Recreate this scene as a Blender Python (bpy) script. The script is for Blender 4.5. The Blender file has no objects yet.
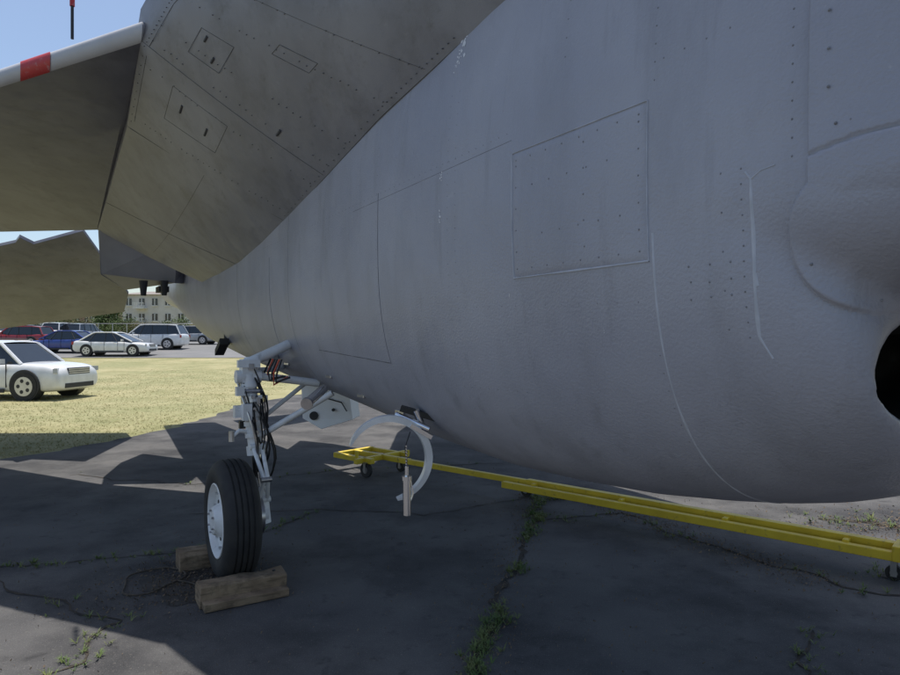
import bpy, bmesh, math, random
from mathutils import Vector, Matrix, noise
from mathutils.bvhtree import BVHTree
random.seed(7)
R=math.radians
scene=bpy.context.scene
col=scene.collection

# ------------------------------------------------------------ helpers
def empty(name,loc=(0,0,0)):
    e=bpy.data.objects.new(name,None); e.location=loc; e.empty_display_size=.3
    col.objects.link(e); return e
def obj(name,verts,faces,mat=None,parent=None,smooth=False,mats=None,fm=None):
    me=bpy.data.meshes.new(name); me.from_pydata([tuple(v) for v in verts],[],faces)
    me.validate(); me.update()
    o=bpy.data.objects.new(name,me); col.objects.link(o)
    if mats:
        for m in mats: me.materials.append(m)
        if fm:
            for p,i in zip(me.polygons,fm): p.material_index=i
    elif mat: me.materials.append(mat)
    if smooth:
        for p in me.polygons: p.use_smooth=True
    if parent: o.parent=parent
    return o
def recalc(o):
    bm=bmesh.new(); bm.from_mesh(o.data); bmesh.ops.recalc_face_normals(bm,faces=bm.faces); bm.to_mesh(o.data); bm.free()
def bevel(o,w=.01,seg=2,angle=35):
    m=o.modifiers.new('bev','BEVEL'); m.width=w; m.segments=seg; m.limit_method='ANGLE'; m.angle_limit=R(angle)
    return o
class MB:
    """mesh accumulator"""
    def __init__(s): s.v=[]; s.f=[]; s.m=[]
    def add(s,vs,fs,mi=0):
        n=len(s.v); s.v+= [Vector(v) for v in vs]
        for f in fs: s.f.append(tuple(i+n for i in f)); s.m.append(mi)
    def cyl(s,a,b,r,r2=None,n=16,mi=0,cap=True):
        a=Vector(a); b=Vector(b); r2=r if r2 is None else r2
        d=(b-a).normalized(); u=d.orthogonal().normalized(); w=d.cross(u)
        vs=[]
        for c,rr in ((a,r),(b,r2)):
            for i in range(n):
                t=2*math.pi*i/n; vs.append(c+u*math.cos(t)*rr+w*math.sin(t)*rr)
        fs=[(i,(i+1)%n,n+(i+1)%n,n+i) for i in range(n)]
        if cap: fs+=[tuple(range(n-1,-1,-1)),tuple(range(n,2*n))]
        s.add(vs,fs,mi)
    def tube(s,pts,r,n=8,mi=0,rs=None):
        pts=[Vector(p) for p in pts]; vs=[]
        up=None
        for i,p in enumerate(pts):
            d=(pts[min(i+1,len(pts)-1)]-pts[max(i-1,0)]).normalized()
            if up is None: up=d.orthogonal().normalized()
            up=(up-d*up.dot(d)).normalized(); w=d.cross(up)
            rr=rs[i] if rs else r
            for k in range(n):
                t=2*math.pi*k/n; vs.append(p+up*math.cos(t)*rr+w*math.sin(t)*rr)
        fs=[]
        for i in range(len(pts)-1):
            for k in range(n):
                fs.append((i*n+k,i*n+(k+1)%n,(i+1)*n+(k+1)%n,(i+1)*n+k))
        fs+=[tuple(range(n-1,-1,-1)),tuple((len(pts)-1)*n+k for k in range(n))]
        s.add(vs,fs,mi)
    def box(s,c,x,y,z,hx,hy,hz,mi=0):
        c=Vector(c); x=Vector(x).normalized(); y=Vector(y).normalized(); z=Vector(z).normalized()
        vs=[c+x*hx*a+y*hy*b+z*hz*d for d in(-1,1) for b in(-1,1) for a in(-1,1)]
        s.add(vs,[(0,2,3,1),(4,5,7,6),(0,1,5,4),(2,6,7,3),(0,4,6,2),(1,3,7,5)],mi)
    def lathe(s,c,ax,prof,n=48,mi=0):
        c=Vector(c); ax=Vector(ax).normalized(); u=ax.orthogonal().normalized(); w=ax.cross(u)
        vs=[]
        for (h,r) in prof:
            for k in range(n):
                t=2*math.pi*k/n; vs.append(c+ax*h+u*math.cos(t)*r+w*math.sin(t)*r)
        fs=[]
        for i in range(len(prof)-1):
            for k in range(n): fs.append((i*n+k,i*n+(k+1)%n,(i+1)*n+(k+1)%n,(i+1)*n+k))
        s.add(vs,fs,mi)
    def make(s,name,mats,parent=None,smooth=False,bev=0):
        o=obj(name,s.v,s.f,parent=parent,smooth=smooth,mats=mats if isinstance(mats,list) else [mats],fm=s.m)
        if smooth:
            e=o.modifiers.new('es','EDGE_SPLIT'); e.split_angle=R(40)
        if bev: bevel(o,bev)
        return o

# ------------------------------------------------------------ materials
def mat(name,c1,c2=None,scale=4,rough=.6,metal=0,bump=0,bscale=60,detail=6,spec=.5,stops=(.35,.65),rvar=0,coat=0,wave=0):
    m=bpy.data.materials.new(name); m.use_nodes=True; nt=m.node_tree; n=nt.nodes; b=n['Principled BSDF']
    b.inputs['Roughness'].default_value=rough; b.inputs['Metallic'].default_value=metal
    b.inputs['Specular IOR Level'].default_value=spec; b.inputs['Coat Weight'].default_value=coat
    tc=n.new('ShaderNodeTexCoord')
    c2=c2 or tuple(x*.85 for x in c1)
    nz=n.new('ShaderNodeTexNoise'); nz.inputs['Scale'].default_value=scale; nz.inputs['Detail'].default_value=detail
    nt.links.new(tc.outputs['Object'],nz.inputs['Vector'])
    cr=n.new('ShaderNodeValToRGB'); cr.color_ramp.elements[0].position=stops[0]; cr.color_ramp.elements[1].position=stops[1]
    cr.color_ramp.elements[0].color=(*c1,1); cr.color_ramp.elements[1].color=(*c2,1)
    nt.links.new(nz.outputs['Fac'],cr.inputs['Fac']); nt.links.new(cr.outputs['Color'],b.inputs['Base Color'])
    if rvar:
        mr=n.new('ShaderNodeMapRange'); mr.inputs['To Min'].default_value=rough-rvar; mr.inputs['To Max'].default_value=rough+rvar
        nt.links.new(nz.outputs['Fac'],mr.inputs['Value']); nt.links.new(mr.outputs['Result'],b.inputs['Roughness'])
    if bump:
        bz=n.new('ShaderNodeTexNoise'); bz.inputs['Scale'].default_value=bscale; bz.inputs['Detail'].default_value=3
        nt.links.new(tc.outputs['Object'],bz.inputs['Vector'])
        bp=n.new('ShaderNodeBump'); bp.inputs['Strength'].default_value=bump; bp.inputs['Distance'].default_value=.01
        nt.links.new(bz.outputs['Fac'],bp.inputs['Height']); nt.links.new(bp.outputs['Normal'],b.inputs['Normal'])
        if wave:
            wz=n.new('ShaderNodeTexNoise'); wz.inputs['Scale'].default_value=5; wz.inputs['Detail'].default_value=1
            nt.links.new(tc.outputs['Object'],wz.inputs['Vector'])
            b2=n.new('ShaderNodeBump'); b2.inputs['Strength'].default_value=wave; b2.inputs['Distance'].default_value=.05
            nt.links.new(wz.outputs['Fac'],b2.inputs['Height']); nt.links.new(b2.outputs['Normal'],bp.inputs['Normal'])
    return m
def mixlayer(m,c,scale,lo,hi,fac=1,detail=8,stretch=None,typ='noise'):
    nt=m.node_tree; n=nt.nodes; b=n['Principled BSDF']; src=b.inputs['Base Color'].links[0].from_socket
    tc=n.new('ShaderNodeTexCoord'); mp=n.new('ShaderNodeMapping')
    if stretch: mp.inputs['Scale'].default_value=stretch
    nt.links.new(tc.outputs['Object'],mp.inputs['Vector'])
    nz=n.new('ShaderNodeTexNoise'); nz.inputs['Scale'].default_value=scale; nz.inputs['Detail'].default_value=detail; nz.inputs['Roughness'].default_value=.65
    nt.links.new(mp.outputs['Vector'],nz.inputs['Vector'])
    mr=n.new('ShaderNodeMapRange'); mr.inputs['From Min'].default_value=lo; mr.inputs['From Max'].default_value=hi; mr.inputs['To Max'].default_value=fac
    nt.links.new(nz.outputs['Fac'],mr.inputs['Value'])
    mx=n.new('ShaderNodeMix'); mx.data_type='RGBA'
    nt.links.new(mr.outputs['Result'],mx.inputs['Factor']); nt.links.new(src,mx.inputs[6]); mx.inputs[7].default_value=(*c,1)
    nt.links.new(mx.outputs[2],b.inputs['Base Color'])
    return m
paint=mat('grey_paint',(.315,.32,.372),(.375,.378,.425),scale=1.3,rough=.38,bump=.24,bscale=110,rvar=.07,wave=.16)
mixlayer(paint,(.22,.222,.245),3.0,.48,.8,.6,stretch=(1,1,.3))
mixlayer(paint,(.18,.18,.19),9,.56,.78,.5,stretch=(1,1,.12))
mixlayer(paint,(.5,.5,.52),60,.66,.72,.3)
mixlayer(paint,(.52,.52,.53),5,.68,.76,.35,detail=12,stretch=(1,1,2.5))
wingp=mat('wing_shaded_grey',(.185,.185,.212),(.25,.25,.28),scale=1.8,rough=.40,bump=.1,bscale=120,wave=.12)  # aircraft grey darkened: underside shade is put into the base colour
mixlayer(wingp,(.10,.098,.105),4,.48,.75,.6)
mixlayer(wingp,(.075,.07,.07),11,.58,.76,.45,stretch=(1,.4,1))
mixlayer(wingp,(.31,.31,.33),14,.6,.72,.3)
lep=mat('leading_edge_paint',(.45,.45,.47),(.52,.52,.54),scale=3,rough=.5)
fairp=mat('fairing_paint',(.30,.30,.33),(.36,.36,.39),scale=3,rough=.45)
redp=mat('red_paint',(.5,.03,.035),rough=.5)
mixlayer(redp,(.42,.3,.3),25,.55,.7,.6)
seamm=mat('sealant_seam',(.50,.52,.58),(.42,.44,.48),scale=20,rough=.5)
seamd=mat('dark_panel_gap',(.15,.15,.16),rough=.6)
seamw=mat('wing_panel_gap',(.08,.08,.08),rough=.6)
rivm=mat('rivet_paint',(.23,.235,.255),(.17,.17,.18),scale=30,rough=.4)
rivw=mat('wing_fastener',(.14,.14,.14),(.11,.11,.11),scale=30,rough=.5)
chipm=mat('bare_chip',(.8,.8,.82),rough=.5)
black=mat('duct_black',(.012,.012,.013),rough=.7)
white=mat('gear_white_paint',(.82,.83,.83),(.68,.68,.67),scale=9,rough=.4)
mixlayer(white,(.22,.2,.17),14,.58,.78,.7)
steel=mat('steel',(.6,.6,.62),(.45,.45,.47),scale=15,rough=.32,metal=1)
chrome=mat('chrome',(.8,.8,.82),(.72,.72,.74),scale=8,rough=.18,metal=1)
rubber=mat('tire_rubber',(.018,.018,.019),(.03,.029,.028),scale=12,rough=.75,bump=.1,bscale=90)
mixlayer(rubber,(.06,.054,.047),7,.55,.75,.4)
hose=mat('black_hose',(.02,.02,.02),rough=.5)
redh=mat('red_hose',(.6,.10,.04),rough=.5)
yellow=mat('yellow_paint',(.78,.57,.04),(.66,.47,.03),scale=5,rough=.5)
mixlayer(yellow,(.16,.11,.06),16,.6,.72,.7)
wood=mat('chock_wood',(.30,.22,.14),(.19,.13,.08),scale=7,rough=.9,bump=.5,bscale=40)
mixlayer(wood,(.06,.045,.03),9,.52,.68,.75)
mixlayer(wood,(.09,.065,.04),6,.5,.6,.6,stretch=(1,1,9))
glass=mat('car_glass',(.02,.025,.03),rough=.05,spec=.8)
carwhite=mat('car_white',(.78,.78,.77),rough=.25,coat=.6)
carblue=mat('car_blue',(.03,.06,.26),rough=.25,coat=.6)
carred=mat('car_red',(.30,.02,.025),rough=.25,coat=.6)
carsilver=mat('car_silver',(.4,.41,.42),rough=.3,coat=.6,metal=.3)
cardark=mat('car_dark',(.05,.05,.055),rough=.3,coat=.6)
plast=mat('black_plastic',(.03,.03,.032),rough=.6)
lampm=mat('lamp_lens',(.5,.52,.54),rough=.1,spec=.9)
taill=mat('tail_lamp',(.4,.02,.02),rough=.15)
rim=mat('alloy_rim',(.6,.6,.62),rough=.3,metal=.8)

asph=mat('asphalt',(.078,.076,.077),(.125,.12,.116),scale=1.2,rough=.9,bump=.4,bscale=160,detail=10,spec=.3)
mixlayer(asph,(.20,.19,.175),.55,.52,.74,.45)
mixlayer(asph,(.027,.027,.029),.8,.46,.64,.75)
mixlayer(asph,(.27,.26,.24),150,.60,.72,.6,detail=2)
mixlayer(asph,(.22,.20,.17),38,.62,.74,.55,detail=4)
mixlayer(asph,(.018,.018,.02),220,.60,.70,.7,detail=2)
mixlayer(asph,(.02,.02,.022),6,.58,.70,.55,detail=10)
crackm=mat('crack_soil',(.02,.018,.015),(.07,.055,.04),scale=12,rough=1)
soil=mat('soil_litter',(.12,.085,.055),(.20,.15,.10),scale=20,rough=1,bump=.4)
lot=mat('parking_asphalt',(.15,.15,.148),(.19,.185,.18),scale=.6,rough=.9)
linep=mat('line_paint',(.7,.7,.68),rough=.7)
grassm=mat('grass',(.25,.23,.10),(.36,.32,.165),scale=.9,rough=.95,bump=.6,bscale=30,detail=10)
mixlayer(grassm,(.17,.19,.07),.25,.42,.62,.55)
mixlayer(grassm,(.46,.40,.24),7,.5,.7,.55)
mixlayer(grassm,(.12,.14,.05),2.2,.54,.7,.5)
blade=mat('grass_blade',(.21,.21,.08),(.38,.33,.16),scale=3,rough=.8)
weedm=mat('weed_green',(.06,.12,.02),(.16,.18,.055),scale=8,rough=.7)

# ------------------------------------------------------------ terrain
def H(x,y):
    t=min(1,max(0,(y-25)/33)); return 1.2*t*t*(3-2*t)+.0
def rows(name,xs,ys,dz,m):
    vs=[(x,y,H(x,y)+dz) for y in ys for x in xs]; nx=len(xs)
    fs=[(j*nx+i,j*nx+i+1,(j+1)*nx+i+1,(j+1)*nx+i) for j in range(len(ys)-1) for i in range(nx-1)]
    return obj(name,vs,fs,m,smooth=True)
ys=[-600,-100,-30]+[y for y in range(-20,70,1)]+[80,120,200,400,900]
rows('ground',[-900,-300,-100,-50,-20,0,20,50,100,300,900],ys,-.004,grassm)
edge=[(-14,5.2),(-9,6.9),(-7.2,7.7),(-5.9,8.6),(-5.4,9.6),(-5.0,11.0),(-4.9,12.8),(-4.9,15),(-4.4,18),(-3.2,21),(0,23.5),(6,24.6),(30,24.8)]
ev=[]
for i in range(len(edge)-1):
    for k in range(10):
        t=k/10; a=Vector(edge[i]); b=Vector(edge[i+1]); p=a.lerp(b,t)
        q=noise.noise(Vector((p.x*1.7,p.y*1.7,0)))*.22+noise.noise(Vector((p.x*6,p.y*6,3)))*.08; ev.append((p.x+q,p.y+q))
ev.append((30,24.8))
outline=[(30,-30),(-14,-30)]+ev
bm=bmesh.new(); vv=[bm.verts.new((x,y,0)) for x,y in reversed(outline)]; bm.faces.new(vv)
bmesh.ops.triangulate(bm,faces=bm.faces); bmesh.ops.recalc_face_normals(bm,faces=bm.faces)
me=bpy.data.meshes.new('asphalt_apron'); bm.to_mesh(me); bm.free(); me.materials.append(asph)
o=bpy.data.objects.new('asphalt_apron',me); col.objects.link(o)
rows('parking_lot',[-140,-90,-60,-30,0,30],[38,39,40,41,42,43,44,45,46,47,48,49,50,51,52,53,54,55,56,57,58,59,60,70],.02,lot)

cr=MB(); wd=MB()
def wiggle(pts,n=16,amp=.05):
    out=[]
    for i in range(len(pts)-1):
        a=Vector((*pts[i],0)); b=Vector((*pts[i+1],0))
        for k in range(n):
            p=a.lerp(b,k/n); q=noise.noise(p*3.1)*amp*2; r=noise.noise(p*11+Vector((5,3,1)))*amp*.7
            out.append(Vector((p.x+q+r,p.y+q*.6-r,0)))
    return out
def tuft(mb,q,h,n):
    for _ in range(n):
        a=random.uniform(0,6.28); l=random.uniform(.5,1.2)*h; d=Vector((math.cos(a),math.sin(a),0)); s=Vector((-d.y,d.x,0))*h*.06
        o=q+d*h*.1; m1=o+d*l*.5+Vector((0,0,l*.6)); t=o+d*l*1.1+Vector((0,0,l*random.uniform(.4,1)))
        mb.add([o-s,o+s,m1+s,m1-s,t],[(0,1,2,3),(3,2,4)])
def crack(pts,w=.02,amp=.05,weeds=0,ht=.06,spread=.05,gap=-.12):
    P=wiggle(pts,amp=amp); vs=[];fs=[]
    for i,p in enumerate(P):
        d=(P[min(i+1,len(P)-1)]-P[max(i-1,0)]).normalized(); nrm=Vector((-d.y,d.x,0))
        ww=w*(.4+abs(noise.noise(p*7))*2)
        vs+=[p+nrm*ww+Vector((0,0,.004)),p-nrm*ww+Vector((0,0,.004))]
    for i in range(len(P)-1): fs.append((2*i,2*i+1,2*i+3,2*i+2))
    cr.add(vs,fs,0)
    for _ in range(weeds):
        p=random.choice(P)
        if noise.noise(p*1.3+Vector((9,2,4)))<gap: continue
        q=p+Vector((random.gauss(0,spread),random.gauss(0,spread),.003)); tuft(wd,q,ht*random.uniform(.4,1.3),random.randint(5,10))
crack([(.85,6.6),(.75,5.7),(.47,4.7),(.28,4.0),(.14,3.2),(.05,2.5)],.026,.05,800,.034,.036,-.25)
crack([(.85,6.6),(-.2,5.9),(-1.2,6.1),(-2.5,5.9)],.008,.05,10,.03)
crack([(.75,5.7),(1.6,6.0),(1.9,5.2),(2.5,4.2),(3.3,3.8)],.012,.06,90,.03,.06)
crack([(1.38,6.5),(.9,6.5)],.03,.04,50,.04,.07)
crack([(-5,4.9),(-3.4,4.5),(-2.4,4.75),(-1.7,5.0),(-1.2,6.1)],.008,.05,160,.035,.05,-.3)
crack([(-2.3,2.7),(-1.85,3.2),(-1.9,3.7),(-3.4,4.5)],.009,.05,90,.03)
crack([(2.0,3.6),(1.6,3.0),(1.4,2.4)],.008,.05,45,.03)
crack([(-4.5,7.6),(-2.8,7.1),(-1.3,7.9),(.5,8.3),(3,8.6),(7,8.2)],.010,.09,40,.035)
crack([(3.3,5.8),(4.2,5.3),(5.0,5.6)],.05,.08,220,.04,.14)
crack([(4.2,5.3),(3.4,4.6),(2.9,4.4)],.03,.06,90,.035,.07)
cr.make('pavement_cracks',crackm); wd.make('weeds',weedm)
db=MB()
def leafbit(x,y,s):
    a=random.uniform(0,6.28); d=Vector((math.cos(a),math.sin(a),0))*s; p=Vector((-d.y,d.x,0))*random.uniform(.3,.8); z=Vector((0,0,random.uniform(.002,.012)))
    c=Vector((x,y,.005)); db.add([c-d,c+p*.8+z,c+d+z,c-p*.8],[(0,1,2,3)])
for _ in range(1500): leafbit(random.gauss(-1.75,.24),random.gauss(4.35,.28),random.uniform(.003,.010))
for _ in range(3200): leafbit(random.uniform(-4,4),2.3+6*random.random()**1.3,random.uniform(.002,.007))
for _ in range(1100):
    t=random.random(); leafbit(1.38+(2.45-1.38)*t+random.gauss(0,.12),6.4-2.2*t+random.gauss(0,.12),random.uniform(.004,.011))
for _ in range(900):
    t=random.random(); leafbit(.85-.75*t+random.gauss(0,.09),6.6-3.6*t+random.gauss(0,.09),random.uniform(.003,.009))
for _ in range(1500): leafbit(random.gauss(4.0,.5),random.gauss(5.5,.25),random.uniform(.004,.014))
db.make('dry_leaf_litter',soil)
def blob(name,cx,cy,rx,ry,z,m):
    vs=[(cx,cy,z)]; n=60
    for i in range(n):
        t=i/n*6.2832; k=1+.45*noise.noise(Vector((math.cos(t)*1.5+cx,math.sin(t)*1.5+cy,z*99)))+.15*noise.noise(Vector((math.cos(t)*6,math.sin(t)*6,cx)))
        vs.append((cx+rx*k*math.cos(t),cy+ry*k*math.sin(t),z))
    return obj(name,vs,[(0,1+i,1+(i+1)%n) for i in range(n)],m)
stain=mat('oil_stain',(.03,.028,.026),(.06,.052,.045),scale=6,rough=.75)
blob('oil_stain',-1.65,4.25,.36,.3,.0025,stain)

gb=MB()
def apron_edge_y(x):
    for i in range(len(edge)-1):
        if edge[i][0]<=x<=edge[i+1][0]:
            a,b=edge[i],edge[i+1]; return a[1]+(b[1]-a[1])*(x-a[0])/max(1e-6,b[0]-a[0])
    return 99
cnt=0
while cnt<13000:
    y=7+ (random.random()**1.5)*24; x=random.uniform(-.75*y-1,-.25*y)
    if x>-5.0 and y<21: continue
    if x<-4.9 and y<apron_edge_y(x)+.03: continue
    tuft(gb,Vector((x,y,H(x,y)-.004)),random.uniform(.018,.042),4); cnt+=1
gb.make('grass_tufts',blade)

# ------------------------------------------------------------ aircraft
jet=empty('attack_jet',(0,0,0))
SD=Vector((-.521,.854,0)); ND=Vector((.854,.521,0)); U=Vector((0,0,1))
def F(s,w,z): return Vector((-.521*s+.854*w,.854*s+.521*w,z))
def loft(tab,N=96):
    vs=[];fs=[]
    for (s,a,b,zc,t,p) in tab:
        for k in range(N):
            th=2*math.pi*k/N; c=math.cos(th); q=math.sin(th)
            w=2.2+a*math.copysign(abs(c)**(2/p),c); zz=math.copysign(abs(q)**(2/p),q)
            z=zc+zz*((t-zc) if zz>0 else (zc-b)); vs.append(F(s,w,z))
    for i in range(len(tab)-1):
        for k in range(N): fs.append((i*N+k,i*N+(k+1)%N,(i+1)*N+(k+1)%N,(i+1)*N+k))
    fs.append(tuple(range(N))[::-1]); fs.append(tuple((len(tab)-1)*N+k for k in range(N)))
    return vs,fs
Mt=[(-2.25,.04,2.1,2.15,2.2,2),(-2.15,.16,1.98,2.15,2.32,2),(-1.7,.36,1.84,2.15,2.6,2.1),(-1,.56,1.73,2.15,2.9,2.3),(-.3,.70,1.68,2.1,3.1,2.6),
    (.3,.785,1.64,2.0,3.3,2.8),(.8,.805,1.62,1.95,3.4,2.7),(1.25,.805,1.6,2.0,3.45,2.6),(1.4,.805,1.04,2.1,3.45,2.6),(1.7,.805,.99,2.1,3.45,2.6),
    (2.1,.805,.965,2.1,3.45,2.6),(2.5,.805,.955,2.1,3.45,2.6),(3.05,.805,.985,2.1,3.45,2.6),(3.53,.805,1.03,2.1,3.45,2.6),(4.5,.80,1.12,2.1,3.45,2.6),
    (5.65,.80,1.20,2.1,3.45,2.6),(7,.79,1.31,2.15,3.45,2.5),(8.7,.76,1.48,2.2,3.4,2.4),(10.2,.68,1.76,2.3,3.3,2.2),(12,.55,2.05,2.5,3.2,2),(13.5,.45,2.15,2.6,3.05,2)]
Ct=[(2.4,.79,1.0,1.9,2.5,2.6),(1.7,.80,.99,2.05,2.6,2.6),(1.4,.804,1.03,2.05,2.5,2.6),(1.2,.803,1.065,2.0,2.45,2.6),(1.05,.80,1.10,1.95,2.4,2.55),(.95,.795,1.135,1.85,2.3,2.5),(.87,.78,1.17,1.75,2.15,2.45),
    (.80,.76,1.215,1.67,2.05,2.35),(.75,.73,1.26,1.60,1.95,2.3),(.722,.70,1.30,1.56,1.82,2.25),(.715,.685,1.325,1.53,1.74,2.2),(.728,.668,1.35,1.52,1.69,2.2),(.78,.655,1.365,1.52,1.67,2.2),(.9,.65,1.37,1.52,1.67,2.2),(1.3,.64,1.37,1.52,1.67,2.2)]
vs,fs=loft(Mt); vs2,fs2=loft(Ct); n0=len(vs)
body=obj('fuselage',vs+vs2,fs+[tuple(i+n0 for i in f) for f in fs2])
recalc(body)
rm=body.modifiers.new('rm','REMESH'); rm.mode='VOXEL'; rm.voxel_size=.016; rm.use_smooth_shade=True
sm=body.modifiers.new('sm','SMOOTH'); sm.factor=.5; sm.iterations=26
dg=bpy.context.evaluated_depsgraph_get(); dg.update()
me=bpy.data.meshes.new_from_object(body.evaluated_get(dg))
body.modifiers.clear(); body.data=me; me.name='fuselage'
def sstep(a,b,x):
    t=min(1,max(0,(x-a)/(b-a))); return t*t*(3-2*t)
me.materials.clear(); me.materials.append(paint); me.materials.append(black)
for p in me.polygons:
    c=p.center; s=-.521*c.x+.854*c.y; w=.854*c.x+.521*c.y
    if .745<s<1.4 and (abs(w-2.2)/.672)**2.2+(abs(c.z-1.52)/.168)**2.2<1.0: p.material_index=1
    p.use_smooth=True
body.parent=jet
bv=BVHTree.FromPolygons([v.co.copy() for v in me.vertices],[tuple(p.vertices) for p in me.polygons])
def hit(s,z,w0=.0):
    r=bv.ray_cast(F(s,w0,z),ND)
    return (r[0],r[1]) if r[0] is not None else (None,None)
def hit_around(s,ang):
    d=(ND*math.cos(ang)+Vector((0,0,math.sin(ang)))); c=F(s,2.2,2.1)
    r=bv.ray_cast(c-d*3,d); return (r[0],r[1]) if r[0] is not None else (None,None)
# raised gun fairing
def fdist(s,z):
    d1=.168-math.hypot(s-.69,z-1.812)
    d2=min(.806-s,z-1.812) if z>1.812 else -9
    return max(d1,d2)
ss=[.36+.004*i for i in range(128)]; zz=[1.61+.005*i for i in range(266)]
vs=[];ok=[];fs=[]
for z in zz:
    for s in ss:
        p,nr=hit(s,z); m=fdist(s,z)
        if p is None: p=F(s,1.4,z); ok.append(False); vs.append(p); continue
        h=.020*sstep(0,.012,m)+.010*sstep(.0,.14,m)-.003
        arc=1.985+.02*math.sin((.82-s)*9)-max(0,.60-s)*.35
        h-=.007*(1-sstep(.0015,.005,abs(z-arc)))
        h+=.004*sstep(0,.006,arc-z)
        h*=sstep(.36,.42,s)
        ok.append(m>-.005); vs.append(p-ND*h)
L=len(ss)
for j in range(len(zz)-1):
    for i in range(L-1):
        q=(j*L+i,j*L+i+1,(j+1)*L+i+1,(j+1)*L+i)
        if all(ok[k] for k in q): fs.append(q)
obj('gun_fairing',vs,fs,paint,jet,smooth=True)

seam=MB()
def strip(P,w,h=.0015,mi=0):
    vs=[];fs=[]; P=[p for p in P if p[0] is not None]
    for i,(p,nr) in enumerate(P):
        if nr.dot(p-F(0,0,1.6))>0: nr=-nr
        d=(P[min(i+1,len(P)-1)][0]-P[max(i-1,0)][0]).normalized(); sd=d.cross(nr).normalized()
        ww=w*(1+.7*noise.noise(p*14))
        vs+=[p+sd*ww,p+nr*h+sd*ww*.4,p+nr*h-sd*ww*.4,p-sd*ww]
    for i in range(len(P)-1):
        for k in range(3): fs.append((4*i+k,4*i+k+1,4*i+5+k,4*i+4+k))
    seam.add(vs,fs,mi)
def sline(a,b,w=.003,mi=0,h=.0015):
    n=max(4,int(math.hypot(a[0]-b[0],a[1]-b[1])/.02))
    strip([hit(a[0]+(b[0]-a[0])*i/n,a[1]+(b[1]-a[1])*i/n) for i in range(n+1)],w,h,mi)
riv=MB()
def rivet(p,nr,r=.0032):
    if p is None: return
    if nr.dot(p-F(0,0,1.6))>0: nr=-nr
    u=nr.orthogonal().normalized(); w=nr.cross(u); vs=[p+nr*r*.55]
    for rr,hh in((.6,.4),(1,-.1)):
        for k in range(8):
            t=k*math.pi/4; vs.append(p+u*math.cos(t)*r*rr+w*math.sin(t)*r*rr+nr*r*hh)
    fs=[(0,1+k,1+(k+1)%8) for k in range(8)]+[(1+k,9+k,9+(k+1)%8,1+(k+1)%8) for k in range(8)]
    riv.add(vs,fs)
def rline(a,b,sp=.045,r=.0032,jit=0):
    n=max(1,int(math.hypot(a[0]-b[0],a[1]-b[1])/sp))
    for i in range(n+1):
        p,nr=hit(a[0]+(b[0]-a[0])*i/n+random.uniform(-jit,jit),a[1]+(b[1]-a[1])*i/n+random.uniform(-jit,jit)); rivet(p,nr,r)
ps=[1.25+.615*i/40 for i in range(41)]; pz=[1.81+.44*i/34 for i in range(35)]
vs=[];fs=[]
for j,z in enumerate(pz):
    for i,s in enumerate(ps):
        p,nr=hit(s,z); e=(i in(0,40)) or (j in(0,34)); vs.append(p-ND*(-.001 if e else .0026))
fs=[(j*41+i,j*41+i+1,(j+1)*41+i+1,(j+1)*41+i) for j in range(34) for i in range(40)]
obj('access_panel',vs,fs,paint,jet,smooth=True)
for a,b,w_ in (((1.25,1.81),(1.865,1.81),.0032),((1.865,1.81),(1.865,2.25),.0032),((1.25,2.25),(1.865,2.25),.0018),((1.25,1.81),(1.25,2.25),.0018)): sline(a,b,w_,0,.0036)
def prl(a,b,sp):
    n=max(1,int(math.hypot(a[0]-b[0],a[1]-b[1])/sp))
    for i in range(n+1):
        p,nr=hit(a[0]+(b[0]-a[0])*i/n,a[1]+(b[1]-a[1])*i/n); rivet(p-ND*.0026,nr,.0036)
for a,b in (((1.28,1.84),(1.84,1.84)),((1.28,2.22),(1.84,2.22)),((1.28,1.9),(1.28,2.2)),((1.84,1.9),(1.84,2.2)),((1.4,2.12),(1.75,2.12)),((1.35,1.95),(1.7,1.95)),((1.5,1.88),(1.5,2.2))): prl(a,b,.075)
sline((2.98,2.32),(2.98,1.47),.0024,1);sline((2.98,1.47),(4.03,1.52),.0024,1)
sline((4.9,1.55),(4.9,2.2),.002,1)
sline((.94,1.60),(.94,1.97),.004);sline((.94,1.97),(.915,1.985),.003);sline((.915,1.985),(.88,1.99),.002);sline((.94,1.60),(.915,1.55),.004)
sline((.94,1.97),(.955,1.99),.003); sline((.94,1.75),(.934,1.72),.005)
rline((.965,1.6),(.965,2.0),.035,.003); rline((1.02,1.62),(1.02,2.0),.09,.003)
for i in range(3): rline((1.0+.06*i,1.70),(1.0+.06*i,1.78),.04,.0036,.004)
rline((.84,2.0),(.84,2.9),.04,.003); rline((1.25,1.55),(1.25,1.2),.05,.0025)
for s,mi,wd_ in ((1.235,0,.0035),(4.45,1,.0014),(5.9,1,.0018)):
    P=[]
    for i in range(60):
        ang=R(15+i*1.7) if mi==0 else R(-30+i*2.0)
        P.append(hit_around(s,ang))
    strip(P,wd_,.0016 if mi==0 else .0008,mi)
sline((1.87,2.3),(3.3,2.28),.0010,1,.0005)
for z,sp in((2.33,.05),(1.40,.06)): rline((1.9,z),(5.5,z-.05),sp,.0026)
for s in (2.25,2.31,3.0,3.9): rline((s,1.3),(s,2.6),.045,.0023)
rline((1.23,2.3),(1.23,3.0),.05,.003); rline((1.6,2.5),(1.6,3.0),.06,.003)
rline((1.3,1.7),(2.2,1.72),.08,.0022); rline((1.0,2.35),(1.2,2.35),.05,.003)
seam.make('panel_seams',[seamm,seamd],jet,smooth=True); riv.make('rivets',rivm,jet,smooth=True)
riv=MB()
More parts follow.
